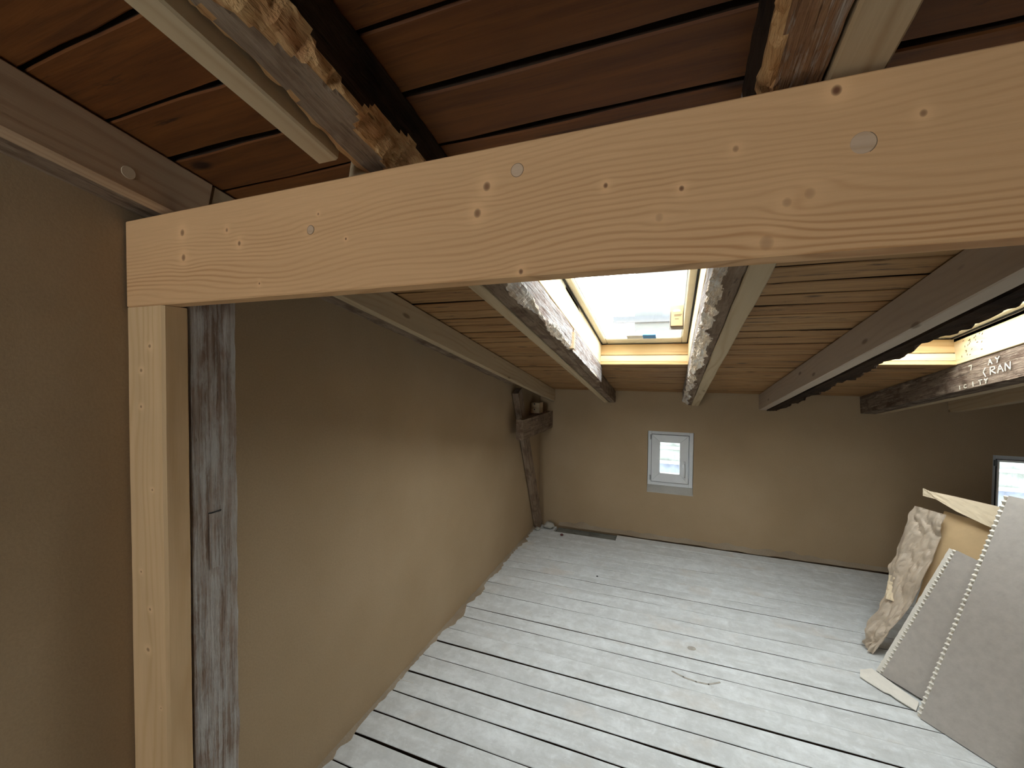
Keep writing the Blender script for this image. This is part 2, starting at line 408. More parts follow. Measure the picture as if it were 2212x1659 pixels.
# far wall with two small window holes (x, z)
WIN1 = (1.098, 1.512, 0.455, 1.045); WIN2 = (3.60, 4.08, 0.44, 1.005)
cells = grid_cells([-0.25, WIN1[0], WIN1[1], WIN2[0], WIN2[1], XR+0.25], [-0.15, WIN2[2], WIN1[2], WIN2[3], WIN1[3], 1.60], [WIN1, WIN2])
wb = link('wall_back', boxes('wall_back', [((a, YF, c), (b, YF+0.24, d)) for a, b, c, d in cells]), M['wall']); tag(wb, kind='structure')
wl = link('wall_left', boxes('wall_left', [((-0.25, YB-0.25, -0.15), (0, YF, 3.2))]), M['wall']); tag(wl, kind='structure')
wr = link('wall_right', boxes('wall_right', [((XR, YB-0.25, -0.15), (XR+0.25, YF, 3.2))]), M['dark']); tag(wr, kind='structure')  # unseen wall, dark colour added to cut bounce light
BW = (0.06, 0.92, 1.15, 2.50)  # opening of the added rear window
cells = grid_cells([0, BW[0], BW[1], XR], [-0.15, BW[2], BW[3], 3.2], [BW])
wf = link('wall_front', boxes('wall_front', [((a, YB-0.25, c), (b, YB, d)) for a, b, c, d in cells]), M['lip']); tag(wf, kind='structure')  # unseen rear wall, darker clay used to lower the ambient light

# floor: dark sub-floor and whitewashed boards
fl = link('floor', boxes('floor', [((-0.25, YB-0.25, -0.15), (XR, YF, -0.06))]), M['dark']); tag(fl, kind='structure')
seams = [4.045, 3.86, 3.66, 3.54, 3.41, 3.265, 3.16, 3.02, 2.875, 2.724, 2.513, 2.397, 2.255, 2.122, 1.985, 1.848, 1.705, 1.567, 1.435, 1.30, 1.16]
while seams[-1] > 0.2: seams.append(seams[-1]-random.uniform(0.125, 0.15))
gaps = {3.86: 0.0012, 3.66: 0.0035, 3.54: 0.003, 3.41: 0.005, 3.265: 0.0045, 3.16: 0.005, 3.02: 0.003, 2.875: 0.006, 2.724: 0.006, 2.513: 0.008, 2.397: 0.005, 2.255: 0.002, 2.122: 0.010, 1.985: 0.006, 1.848: 0.010, 1.705: 0.007, 1.567: 0.007, 1.435: 0.011, 1.30: 0.008}
BT = 0.028
for i in range(len(seams)-1):
    y1, y0 = seams[i], seams[i+1]
    g1 = gaps.get(y1, 0.004)/2; g0 = gaps.get(y0, 0.006)/2
    bar('plank', M['floor'], Vector((0.0, y0+g0, -BT+random.uniform(-0.0012, 0.0))), EX, EY, EZ, XR-0.004, y1-y0-g0-g1, BT, fl, seg=44, wob=0.0032, bev=0.0022, seed=i*3.1, wobz=0.0015, side=M['grime_shade'])
bar('plank', M['floor'], Vector((0.832, 4.048, -BT)), EX, EY, EZ, XR-0.84, 0.13, BT, fl, seg=30, wob=0.004, bev=0.003, seed=71)
bar('plank', M['floor'], Vector((0.002, 4.048, -BT-0.001)), EX, EY, EZ, 0.215, 0.13, BT, fl, seg=4, wob=0.004, bev=0.003, seed=75)
rest = link('plank', boxes('plank', [((0, YB, -BT), (XR, seams[-1]-0.003, 0))]), M['floor'], fl)

# ceiling: backing slab + separate roof boards following the slope
RB = Matrix(((1, 0, 0, 0), (0, CT, ST, 0), (0, -ST, CT, 0), (0, 0, 0, 1)))
def rv(y): return (y)/CT            # slope coordinate of plan position y on the underside
O_ROOF = roof(0, 0)
def rmat(): return basis(O_ROOF, EX, RU, RN)
H1X = (HOLE1[0]-0.021, HOLE1[1]+0.021, HOLE1[2]-0.021, HOLE1[3]+0.021); H2X = (HOLE2[0]-0.021, HOLE2[1]+0.021, HOLE2[2]-0.021, HOLE2[3]+0.021)
cells = grid_cells([-0.25, H1X[0], H1X[1], H2X[0], H2X[1], XR+0.25], [YB-0.3, H1X[2], H2X[2], H2X[3], 4.56], [H1X, H2X])
me = boxes('ceiling', [((a, rv(c), 0.026), (b, rv(d), 0.075)) for a, b, c, d in cells])
ce = link('ceiling', me, M['dark'], None, rmat()); tag(ce, kind='structure')
rs = [4.246, 4.09, 3.93, 3.77, 3.61, 3.485, 3.36, 3.23, 3.10, 3.00, 2.86, 2.735, 2.62, 2.495, 2.37, 2.26, 2.15, 2.018, 1.907, 1.79, 1.672, 1.538, 1.36, 1.285, 1.16, 1.035, 0.91, 0.783, 0.656, 0.536, 0.408, 0.28, 0.15, 0.02, -0.11]
for i in range(len(rs)-1):
    y1, y0 = rs[i], rs[i+1]; ym = (y0+y1)/2
    segs = [(0.0, XR)]
    if 1.36 < ym < 3.0: segs = [(0.0, H1X[0]-0.001), (H1X[1]+0.001, XR)]
    if 1.80 < ym < 3.0: segs = [(0.0, H1X[0]-0.001), (H1X[1]+0.001, H2X[0]-0.001), (H2X[1]+0.001, XR)]
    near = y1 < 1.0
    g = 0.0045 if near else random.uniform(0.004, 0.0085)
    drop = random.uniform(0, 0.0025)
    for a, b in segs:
        bar('plank', M['roof'] if near else M['roof_low'], roof(a, y0)+RU*g-RN*0+RN*drop, EX, RU, RN, b-a, (y1-y0)/CT-2*g, 0.022, ce, seg=max(4, int((b-a)/(0.10))), wob=0.007 if near else 0.0045, bev=0.003, seed=i*7.7+a, wobz=0.003, side=M['grime_shade'])
for a, b, c, d in [(0.002, XR-0.002, YB, -0.115)]:
    link('plank', boxes('plank', [((a, rv(c)+0.001, 0.0), (b, rv(d)-0.001, 0.022))]), M['roof'], ce, rmat())

# rough clay edge where the plaster meets the boards
def lip(name, p0, ex, ey, L, w, h, seed, n=90, wmin=0.15):
    vs, fs = [], []; prof = 7
    for i in range(n+1):
        s = L*i/n
        ww = w*(wmin + abs(noise.noise(Vector((s*3.0, seed, 0)))*1.3+0.35*noise.noise(Vector((s*17, seed, 3)))))
        hh = h*(0.5+abs(noise.noise(Vector((s*6, seed, 7)))))
        for k in range(prof):
            t = k/(prof-1)
            a = ww*t; z = hh*(1-t)**1.8 + 0.0016*abs(noise.noise(Vector((s*60, t*9, seed))))
            p = p0 + ex*s + ey*a + EZ*(z if k < prof-1 else -0.002)
            vs.append(p)
    for i in range(n):
        for k in range(prof-1):
            a = i*prof+k; fs.append((a, a+prof, a+prof+1, a+1))
    me = mesh(name, vs, fs); o = link(name, me, M['lip'], None, None, True); tag(o, kind='structure'); return o
lip('baseboard_left', Vector((0.0, 4.20, 0)), -EY, EX, 3.9, 0.075, 0.014, 3.0, 320)
# plinth of rough clay at the foot of the far wall
lip('baseboard_back', Vector((0.22, YF, 0.0)), EX, -EY, XR-0.22, 0.040, 0.050, 9.0, 200, 0.7)

# ------------------------------------------------------------------ windows in the far wall
def ring_boxes(x0, x1, z0, z1, w, y0, y1, wb_=None):
    wb_ = wb_ or w
    return [((x0, y0, z0), (x0+w, y1, z1)), ((x1-w, y0, z0), (x1, y1, z1)), ((x0+w, y0, z1-w), (x1-w, y1, z1)), ((x0+w, y0, z0), (x1-w, y1, z0+wb_))]
def bevel_obj(o, w=0.003, seg=2):
    b = o.modifiers.new('bevel', 'BEVEL'); b.width = w; b.segments = seg; b.limit_method = 'ANGLE'; return o
def wall_window(n, H, fz0, glassbox, handle=True):
    x0, x1, z0, z1 = H
    root = thing('window_%d' % n, (0, 0, 0), None, None); root.matrix_basis = Matrix.Translation(((x0+x1)/2, YF, z0)); tag(root, kind='structure')
    fr = bevel_obj(link('window_frame', boxes('window_frame', ring_boxes(x0+0.002, x1-0.002, fz0, z1-0.001, 0.034, 4.285, 4.345)), M['white_frame'], root))
    link('frame_rebate', boxes('frame_rebate', ring_boxes(x0+0.003, x1-0.003, fz0+0.001, z1-0.002, 0.058, 4.3452, 4.352)), M['white_frame'], fr)
    sx0, sx1, sz0, sz1 = x0+0.038, x1-0.044, fz0+0.040, z1-0.036
    gx0, gx1, gz0, gz1 = glassbox
    # sash members with mitred corners
    vs = []; fs = []
    O = [(sx0, sz0), (sx1, sz0), (sx1, sz1), (sx0, sz1)]; I = [(gx0, gz0), (gx1, gz0), (gx1, gz1), (gx0, gz1)]
    for k in range(4):
        a, b = O[k], O[(k+1) % 4]; c, d = I[(k+1) % 4], I[k]
        g = 0.0006
        def sh(p, q, t=g):
            return p
        i = len(vs)
        quad = [a, b, c, d]; cx = sum(q[0] for q in quad)/4; cz = sum(q[1] for q in quad)/4
        quad = [(q[0]+(cx-q[0])*0.006, q[1]+(cz-q[1])*0.006) for q in quad]
        ys = [4.268, 4.268, 4.280, 4.280]
        for q, yy in zip(quad, ys): vs.append((q[0], yy, q[1]))
        for q in quad: vs.append((q[0], 4.335, q[1]))
        fs += [(i, i+1, i+2, i+3), (i+4, i+7, i+6, i+5), (i, i+4, i+5, i+1), (i+1, i+5, i+6, i+2), (i+2, i+6, i+7, i+3), (i+3, i+7, i+4, i)]
    sash = link('sash', mesh('sash', vs, fs), M['white_frame'], root)
    link('pane', boxes('pane', [((gx0-0.004, 4.305, gz0-0.004), (gx1+0.004, 4.309, gz1+0.004))]), M['glass'], sash)
    link('gasket', boxes('gasket', ring_boxes(sx0-0.003, sx1+0.003, sz0-0.003, sz1+0.003, 0.003, 4.278, 4.30)), M['gasket'], root)
    for hz in (sz0+0.01, sz1-0.05):
        bevel_obj(link('hinge', boxes('hinge', [((sx0-0.016, 4.262, hz), (sx0-0.006, 4.285, hz+0.045))]), M['steel'], root), 0.002)
    if handle:
        hx = gx1 + (sx1-gx1)*0.5; hz = 0.735
        h = bevel_obj(link('handle', boxes('handle', [((hx-0.012, 4.258, hz-0.03), (hx+0.012, 4.268, hz+0.032))]), M['handle'], root), 0.004, 3)
        bm = bmesh.new()
        path = [(hx, 4.256, hz), (hx, 4.235, hz), (hx+0.001, 4.226, hz-0.012), (hx+0.002, 4.226, hz-0.06), (hx+0.003, 4.230, hz-0.115)]
        rad = [0.008, 0.009, 0.0095, 0.0085, 0.0075]
        prev = None
        for (p, rr) in zip(path, rad):
            k = path.index(p); q = Vector(path[min(k+1, 4)]) - Vector(path[max(k-1, 0)]); q.normalize()
            a = q.cross(EX).normalized(); b = q.cross(a).normalized()
            ring = [bm.verts.new(Vector(p)+a*math.cos(t*PI/5)*rr+b*math.sin(t*PI/5)*rr) for t in range(10)]
            if prev:
                for t in range(10): bm.faces.new((prev[t], prev[(t+1) % 10], ring[(t+1) % 10], ring[t]))
            prev = ring
            if k in (0, 4): bm.faces.new(ring)
        bmesh.ops.recalc_face_normals(bm, faces=bm.faces)
        me = bpy.data.meshes.new('lever'); bm.to_mesh(me); bm.free()
        link('lever', me, M['handle'], h, None, True)
    # sloping plastered sill
    vs = [(x0, YF-0.001, z0), (x1, YF-0.001, z0), (x1, 4.30, fz0+0.004), (x0, 4.30, fz0+0.004), (x0, YF-0.001, z0-0.01), (x1, YF-0.001, z0-0.01), (x1, 4.30, z0-0.01), (x0, 4.30, z0-0.01)]
    link('window_sill', mesh('window_sill', vs, [(0,1,2,3), (4,7,6,5), (0,4,5,1), (1,5,6,2), (2,6,7,3), (3,7,4,0)]), M['rubble'], root)
    return root
wall_window(1, WIN1, 0.512, (1.212, 1.392, 0.634, 0.936))
wall_window(2, WIN2, 0.48, (3.655, 4.02, 0.55, 0.952), False)
# unseen window added in the rear gable to light the crossbeam front
root = thing('window_5', ((BW[0]+BW[1])/2, YB, BW[2]), None, None); tag(root, kind='structure')
link('window_frame', boxes('window_frame', ring_boxes(BW[0], BW[1], BW[2], BW[3], 0.05, YB-0.09, YB-0.03)), M['white_frame'], root)
link('pane', boxes('pane', [((BW[0]+0.045, YB-0.07, BW[2]+0.045), (BW[1]-0.045, YB-0.066, BW[3]-0.045))]), M['glass'], root)

# ------------------------------------------------------------------ skylights
def skylight(n, H, label_side=None):
    x0, x1, y0, y1 = H
    root = bpy.data.objects.new('window_%d' % n, None); COL.objects.link(root); root.matrix_basis = basis(roof((x0+x1)/2, (y0+y1)/2), EX, RU, RN)
    tag(root, kind='structure')
    v0, v1 = rv(y0), rv(y1); mw = rmat(); D = 0.148
    def part(name, L, mat, par=root, bev=0.0015):
        o = link(name, boxes(name, L), mat, par, mw)
        if bev: bevel_obj(o, bev, 1)
        return o
    t = 0.02
    # lower lining: two boards, side linings, top lining  (grain along X handled by object frames)
    bar('lining_board', M['lining_warm'], O_ROOF+EX*(x0)+RU*(v1)+RN*0.070, EX, RU, RN, x1-x0, t, D-0.072, root, seg=3, bev=0.002, seed=n)
    bar('lining_board', M['lining'], O_ROOF+EX*(x0)+RU*(v1-0.003)+RN*0.024, EX, RU, RN, x1-x0, t, 0.0415, root, seg=3, bev=0.002, seed=n+5)
    bar('lining_board', M['lining'], O_ROOF+EX*(x0)+RU*(v0-t)+RN*0.0, EX, RU, RN, x1-x0, t, D, root, seg=3, bev=0.002, seed=n+8)
    bar('lining_board', M['lining'], O_ROOF+EX*(x0)+RU*(v0)+RN*0.002, RU, -EX, RN, v1-v0, t, D-0.002, root, seg=3, bev=0.002, seed=n+9)
    bar('lining_board', M['lining'], O_ROOF+EX*(x1)+RU*(v1)+RN*0.002, -RU, EX, RN, v1-v0, t, D-0.002, root, seg=3, bev=0.002, seed=n+11)
    # orange cut edge of the roof board under the lower lining
    bar('board_edge', M['lining_warm'], O_ROOF+EX*(x0)+RU*(v1-0.006)+RN*0.001, EX, RU, RN, x1-x0, 0.008, 0.021, root, seg=12, wob=0.002, bev=0.001, seed=n+15)
    # gasket gap, fixed frame and sash
    part('gasket', ring(x0-0.01, x1+0.01, v0-0.01, v1+0.034, 0.018, D, D+0.006), M['gasket'])
    part('window_frame', ring(x0-0.035, x1+0.035, v0-0.035, v1+0.06, 0.035, D-0.02, D+0.07), M['sash_wood'])
    sash = bpy.data.objects.new('sash', None)
    s = part('sash', ring(x0+0.001, x1-0.001, v0+0.001, v1+0.025, 0.040, D+0.007, D+0.055, 0.135), M['sash_wood'], root, 0.006)
    part('glazing_bead', ring(x0+0.036, x1-0.036, v0+0.036, v1+0.030-0.13, 0.012, D+0.022, D+0.050), M['white_frame'], s, 0.003)
    part('pane', [((x0+0.040, v0+0.04, D+0.010), (x1-0.040, v1-0.10, D+0.016))], M['glass'], s, 0)
    # outer curb keeps the daylight to the opening
    part('outer_curb', ring(x0-0.06, x1+0.06, v0-0.06, v1+0.085, 0.024, 0.075, D+0.06), M['steel'], root, 0)
    return root, s
def ring(x0, x1, v0, v1, w, c0, c1, wbot=None):
    wbot = wbot or w
    return [((x0, v0, c0), (x0+w, v1, c1)), ((x1-w, v0, c0), (x1, v1, c1)), ((x0+w, v0, c0), (x1-w, v0+w, c1)), ((x0+w, v1-wbot, c0), (x1-w, v1, c1))]
sky1, sash1 = skylight(3, HOLE1)
sky2, sash2 = skylight(4, HOLE2)


# tapes and the little cardboard cover on the first skylight
mw = rmat()
def on_roof_patch(name, x0, x1, y0, y1, c0, c1, mat, n=6, seed=1):
    vs, fs = [], []
    for k, c in enumerate((c0, c1)):
        for i in range(n+1):
            x = x0+(x1-x0)*i/n
            j = 0.006*noise.noise(Vector((i*1.7, seed, 3)))
            vs += [(x, rv(y0)+j, c), (x+0.003*noise.noise(Vector((seed, 2.2, 5))), rv(y1)+j*0.6, c)]
    m_ = 2*(n+1)
    for i in range(n):
        a = 2*i
        fs += [(a, a+1, a+3, a+2), (m_+a, m_+a+2, m_+a+3, m_+a+1), (a, a+2, m_+a+2, m_+a), (a+1, m_+a+1, m_+a+3, a+3)]
    fs += [(0, m_, m_+1, 1), (2*n, 2*n+1, m_+2*n+1, m_+2*n)]
    return link(name, mesh(name, vs, fs), mat, None, mw)
tag(on_roof_patch('tape_strip', 1.122, 1.203, 2.800, 2.886, 0.153, 0.1575, M['tape_blue'], 6, 2), 'bright blue strip of tape on the lower edge of the skylight pane', 'tape')
tag(on_roof_patch('tape_strip', 1.020, 1.121, 2.808, 2.886, 0.1535, 0.1575, M['tape_white'], 6, 5), 'off-white strip of tape beside the blue tape on the skylight pane', 'tape')

# ------------------------------------------------------------------ timbers
def rafter(name, mat, x0, x1, b, y0, y1, top=0.0, **k):
    """bar under the roof from plan y0 to y1; b = depth below the roof underside"""
    L = (y1-y0)/CT
    me_kw = dict(seg=24, wob=0.003, bev=0.0035, seed=x0*10); me_kw.update(k)
    rootm = basis(roof((x0+x1)/2, (y0+y1)/2, -(b+top)/2), RU, -EX, RN)
    return link(name, timber_mesh(name, L, x1-x0, b-top, **me_kw), mat, None, rootm)
def rafter_rough(name, mat, x0, x1, b, y0, y1, top=0.0, parent=None, **k):
    L = (y1-y0)/CT
    kw = dict(step=0.02, nside=8, amp=0.004, seed=x0*7); kw.update(k)
    rootm = basis(roof((x0+x1)/2, (y0+y1)/2, -(b+top)/2), RU, -EX, RN)
    return link(name, rough_mesh(name, L, x1-x0, b-top, **kw), mat, parent, rootm)
# local +Y = -X world, so sy=-1 is the right-hand (+X) edge, sz=-1 the bottom edge
EPS = 0.0025
o = rafter('rafter', M['rafter_pink'], 0.125, 0.170, 0.125, -2.55, 0.748, EPS, wob=0.002)
tag(o, 'brown planed rafter along the left wall, above the crossbeam, with a round pale plug', 'rafter')
RA = o
o = rafter('rafter', M['rafter_new'], 0.127, 0.166, 0.125, 0.757, 4.235, EPS, wob=0.002)
tag(o, 'pale planed rafter running down along the left wall to the corner, below the crossbeam', 'rafter')
o = rafter_rough('wall_plate', M['old'], 0.001, 0.121, 0.102, -2.55, 3.30, EPS, amp=0.003)
tag(o, 'grey rough timber tucked between the left wall and the planed rafter', 'beam')
o = rafter('rafter', M['rafter_new'], 0.680, 0.727, 0.130, -2.55, 0.625, EPS, wob=0.002)
tag(o, 'pale straight rafter with round knots, cut off just above the crossbeam', 'rafter')
o = rafter('rafter', M['rafter_new'], 0.680, 0.728, 0.123, 0.70, 4.235, EPS, wob=0.002)
tag(o, 'pale thin rafter on the left of the split old one, below the crossbeam', 'rafter')

# split old rafter left of the first skylight: dark body, torn pale underside
root = thing('old_rafter', roof(0.78, 0.0, -0.05), 'dark old rafter with a torn, splintered underside left of the skylight', 'rafter')
SPL = (M['old'], M['split'], M['old_dark'], M['old'])  # right-hand side in near-black: its shade is painted in
rafter_rough('timber_body', None, 0.735, 0.832, 0.112, -2.55, 1.05, EPS, root, amp=0.004, nside=12, step=0.010, seed=4.0, wanes=((-1, -1, 0.034, 0.050, 4.2), (1, -1, 0.003, 0.012, 6)), mats=SPL)
rafter_rough('timber_body', M['old'], 0.735, 0.787, 0.118, 1.051, 4.24, EPS, root, amp=0.003, seed=8)
SHV = (M['old'], M['shaved'], M['skylit_white'], M['old'])  # right-hand side painted pale where the skylight falls on it
rafter_rough('side_board', None, 0.788, 0.8275, 0.117, 1.051, 2.10, EPS, root, amp=0.003, nside=10, step=0.012, seed=12, wanes=((-1, -1, 0.020, 0.035, 5),), mats=SHV)
rafter_rough('side_board', None, 0.788, 0.830, 0.117, 2.115, 3.06, EPS, root, amp=0.002, nside=10, step=0.015, seed=15, wanes=((-1, -1, 0.002, 0.010, 5),), mats=SHV)
bar('end_strip', M['rafter_new'], roof(0.790, 2.085, -0.112), RU, EX, RN, 0.025, 0.050, 0.085, root, bev=0.002)

# rafter pair right of the first skylight
root = thing('old_rafter', roof(1.44, 0.0, -0.05), 'dark old rafter with a splintered left side right of the skylight', 'rafter')
rafter_rough('timber_body', None, 1.403, 1.476, 0.120, -2.55, 0.80, EPS, root, amp=0.004, nside=12, step=0.012, seed=22, wanes=((1, -1, 0.010, 0.02, 5),), mats=(M['old_brown'], M['split'], M['old_dark'], M['old_dark']))  # both sides painted near-black as shade
rafter_rough('timber_body', None, 1.403, 1.476, 0.120, 0.801, 4.24, EPS, root, amp=0.004, nside=12, step=0.012, seed=22, wanes=((1, -1, 0.034, 0.035, 5),), mats=(M['old'], M['shaved'], M['old'], M['skylit_white']))  # left side painted pale as skylight
o = rafter('rafter', M['rafter_new'], 1.479, 1.541, 0.125, -2.55, 4.235, EPS, wob=0.005, seg=60)
tag(o, 'pale planed rafter right against the old one, right of the skylight', 'rafter')

# rafter pair between the two skylights
o = rafter('rafter', M['rafter_grey'], 2.033, 2.088, 0.142, 0.70, 4.235, EPS, wob=0.002)
tag(o, 'long greyish planed rafter crossing the ceiling between the two skylights', 'rafter')
o = rafter_rough('old_rafter', M['old_dark'], 2.092, 2.190, 0.148, 0.70, 4.24, EPS, None, amp=0.005, seed=41, wanes=((-1, -1, 0.03, 0.05, 5),))
tag(o, 'dark ragged old rafter behind the long greyish one, left of the far skylight', 'rafter')
# painted-on rafter right of the second skylight
root = thing('old_rafter', roof(2.80, 2.0, -0.05), 'old brown rafter with white painted marks, right of the far skylight', 'rafter')
rafter_rough('timber_body', M['old_mid'], 2.762, 2.860, 0.142, 0.70, 4.24, EPS, root, amp=0.0022, seed=51, wanes=((1, -1, 0.001, 0.006, 6),))
def ribbons(name, strokes, mat, parent, place, w=0.004, t=0.0016):
    vs, fs = [], []
    for st in strokes:
        for (a, b) in zip(st[:-1], st[1:]):
            A = Vector(a); B = Vector(b); d = (B-A)
            if d.length < 1e-6: continue
            d.normalize(); nn = Vector((-d.y, d.x))*w/2; A = A-d*w*0.3; B = B+d*w*0.3
            i = len(vs)
            for h in (0, t):
                for p in (A+nn, B+nn, B-nn, A-nn): vs.append(place(p.x, p.y, h))
            fs += [(i, i+1, i+2, i+3), (i+4, i+7, i+6, i+5), (i, i+4, i+5, i+1), (i+1, i+5, i+6, i+2), (i+2, i+6, i+7, i+3), (i+3, i+7, i+4, i)]
    return link(name, mesh(name, vs, fs), mat, parent)
# strokes in (slope position going right in the picture = towards the camera, height above the lower edge)
def mark_place(u, h, t):      # u = plan y, h = distance below the roof underside
    return roof(2.7585-t, u, -h)
G = {'I': [[(0, 0), (0, 1)]], 'C': [[(0.6, 0.9), (0.2, 1), (0, 0.6), (0.05, 0.2), (0.3, 0), (0.6, 0.1)]], 'T': [[(0.3, 0), (0.3, 1)], [(0, 1), (0.7, 1)]],
     'R': [[(0, 0), (0.05, 1), (0.5, 0.95), (0.55, 0.65), (0.1, 0.5), (0.6, 0)]], 'A': [[(0, 0), (0.3, 1), (0.6, 0)], [(0.12, 0.4), (0.5, 0.4)]],
     'N': [[(0, 0), (0.05, 1), (0.5, 0.05), (0.6, 1)]], '(': [[(0.3, 1.1), (0, 0.6), (0.25, -0.1)]], '7': [[(0, 1), (0.6, 1), (0.35, 0)]], 'Y': [[(0, 1), (0.3, 0.5), (0.6, 1)], [(0.3, 0.5), (0.2, 0)]]}
strokes = []
def write(txt, y, h, size, adv):
    for ch in txt:
        for st in G[ch]: strokes.append([(y-px*size*1.6, h-py*size) for px, py in st])
        y -= adv
write('IC', 2.985, 0.136, 0.018, 0.035); write('ITY', 2.88, 0.136, 0.022, 0.042)
write('(RAN', 2.80, 0.100, 0.036, 0.048); write('AY', 2.76, 0.05, 0.026, 0.05); write('7', 2.90, 0.05, 0.024, 0.03)
write('C', 2.54, 0.11, 0.035, 0.05)
ribbons('painted_marks', strokes, M['chalk'], root, mark_place, 0.0045)['kind'] = 'stuff'
o = rafter('rafter', M['rafter_new'], 2.864, 2.915, 0.142, 0.70, 4.235, EPS, wob=0.002)
tag(o, 'planed rafter mostly hidden behind the painted old one, only its pale underside showing', 'rafter')
o = rafter('rafter', M['rafter_new'], 3.315, 3.375, 0.108, 0.70, 4.235, EPS, wob=0.002)
tag(o, 'furthest right rafter, a dim planed timber above the dark corner', 'rafter')

# stamped ink dots on the second skylight's side lining
strokes = []
rr = random.Random(3)
for k in range(22):
    yy = 2.955 - rr.random()*0.18; hh = -(0.03+rr.random()*0.09); a = rr.choice([(0.010, 0), (0, 0.008), (0.006, 0.006)])
    strokes.append([(yy, hh), (yy-a[0], hh-a[1])])
def ink_place(u, h, t): return roof(HOLE2[1]-0.0008-t, u, -h)
ribbons('stamped_marks', strokes, M['ink'], sky2, ink_place, 0.003, 0.0006)['kind'] = 'stuff'

# ------------------------------------------------------------------ purlin (crossbeam) and posts
PX0, PX1, PY0, PY1, PZ0, PZ1 = 0.007, XR-0.004, 0.640, 0.684, 1.7565, 1.9735
pc = Vector(((PX0+PX1)/2, (PY0+PY1)/2, (PZ0+PZ1)/2))
kn = [(1.007, 1.910, .0085, .85), (0.990, 1.868, .0085, .8), (1.203, 1.882, .0045, .9), (1.309, 1.862, .0045, .9), (1.487, 1.957, .0075, 1), (0.226, 1.920, .009, .75), (0.229, 1.862, .009, .75),
      (0.377, 1.909, .005, .7), (0.416, 1.876, .006, .8), (0.476, 1.785, .003, .9), (0.615, 1.879, .007, .3), (1.28, 1.825, .007, .25), (1.415, 1.775, .011, .35), (1.573, 1.911, .005, .7),
      (1.376, 1.905, .005, .55), (1.069, 1.764, .005, .9), (1.462, 1.833, .008, .3), (0.709, 1.855, .003, .9), (1.437, 1.825, .007, .35), (0.64, 1.911, .003, .7)]
M['purlin'] = new_wood('planed_spruce_crossbeam', (0.71, 0.43, 0.215), (0.47, 0.225, 0.085), rings=95, contrast=0.85, zgrad=0.217, rnd=0, fine=0.35,
                       knots=[(x-pc.x, z-pc.z, r*1.0, d) for x, z, r, d in kn], centre=(0.02, -0.30), tint=(0.62, 0.37, 0.18), vor=False)
root = thing('crossbeam', pc, 'large planed spruce crossbeam spanning the room under the rafters', 'beam')
b = link('beam', timber_mesh('beam', PX1-PX0, PY1-PY0, PZ1-PZ0, 60, 0.0008, 0.003, 5), M['purlin'], root, basis(pc, EX, EY, EZ))
def plug(x, y, z, nrm, up, r, mat, parent, ringw=0.0007):
    bm = bmesh.new(); side = nrm.cross(up).normalized(); c = Vector((x, y, z)); n = 28
    prof = [(r, -0.001), (r, 0.0004), (r-0.0006, 0.0009), (0, 0.0009)]
    rings = []
    for (q, h) in prof[:-1]: rings.append([bm.verts.new(c+side*math.cos(2*PI*k/n)*q+up*math.sin(2*PI*k/n)*q+nrm*h) for k in range(n)])
    for a, b_ in zip(rings[:-1], rings[1:]):
        for k in range(n): bm.faces.new((a[k], a[(k+1) % n], b_[(k+1) % n], b_[k]))
    bm.faces.new(rings[-1]); bmesh.ops.recalc_face_normals(bm, faces=bm.faces)
    me = bpy.data.meshes.new('plug'); bm.to_mesh(me); bm.free()
    o = link('plug', me, mat, parent)
    # thin dark joint round the plug
    bm = bmesh.new()
    r2 = r+ringw
    A = [bm.verts.new(c+side*math.cos(2*PI*k/n)*r2+up*math.sin(2*PI*k/n)*r2+nrm*0.0003) for k in range(n)]
    B = [bm.verts.new(c+side*math.cos(2*PI*k/n)*(r-0.0001)+up*math.sin(2*PI*k/n)*(r-0.0001)+nrm*0.0003) for k in range(n)]
    for k in range(n): bm.faces.new((A[k], A[(k+1) % n], B[(k+1) % n], B[k]))
    me = bpy.data.meshes.new('plug_joint'); bm.to_mesh(me); bm.free()
    link('plug_joint', me, M['ink'], o)
    return o
plugwood = new_wood('plug_wood', (0.60, 0.43, 0.29), (0.47, 0.30, 0.17), rings=70, contrast=0.5, vor=False)
plug(1.061, PY0, 1.928, -EY, EZ, 0.0105, plugwood, root)
plug(1.516, PY0, 1.887, -EY, EZ, 0.0135, plugwood, root)
plug(0.6205, PY0, 1.882, -EY, EZ, 0.0085, plugwood, root)
plug(0.170, 0.566, 2.035, EX, EZ, 0.0135, M['plug'], RA, 0.0)

# new two-sided post
pk = [(0.096, 1.657), (0.061, 1.597), (0.059, 1.506), (0.048, 1.084), (0.082, 0.994), (0.072, 0.888), (0.10, 1.30), (0.12, 0.75)]
ph = PZ0-0.001; pmw = basis(Vector((0.076, 0.670, ph/2)), EZ, EY, -EX)     # local X up, Y into the room, Z = -X
M['post'] = new_wood('warm_spruce_post', (0.68, 0.46, 0.25), (0.52, 0.30, 0.12), rings=45, contrast=0.5, rnd=0, fine=0.3,
                     knots=[(z-ph/2, 0.076-x, r, .7) for (x, z), r in zip(pk, (.006, .006, .005, .004, .005, .007, .004, .003))], centre=(0.02, -0.12), tint=(0.50, 0.34, 0.18), vor=False)
o = link('post', timber_mesh('post', ph, 0.060, 0.144, 40, 0.0012, 0.006, 14), M['post'], None, pmw)
tag(o, 'new planed spruce post standing against the left wall under the crossbeam', 'post')
# old limewashed post behind it
root = thing('old_post', (0.08, 0.765, 0), 'old limewashed weathered post directly behind the new one', 'post')
zt = 1.953
omw = basis(Vector((0.0745, 0.7625, zt/2)), EZ, EY, -EX)
link('timber_body', rough_mesh('timber_body', zt, 0.118, 0.143, 0.012, 10, 0.0028, 61), M['old_lime'], root, omw)
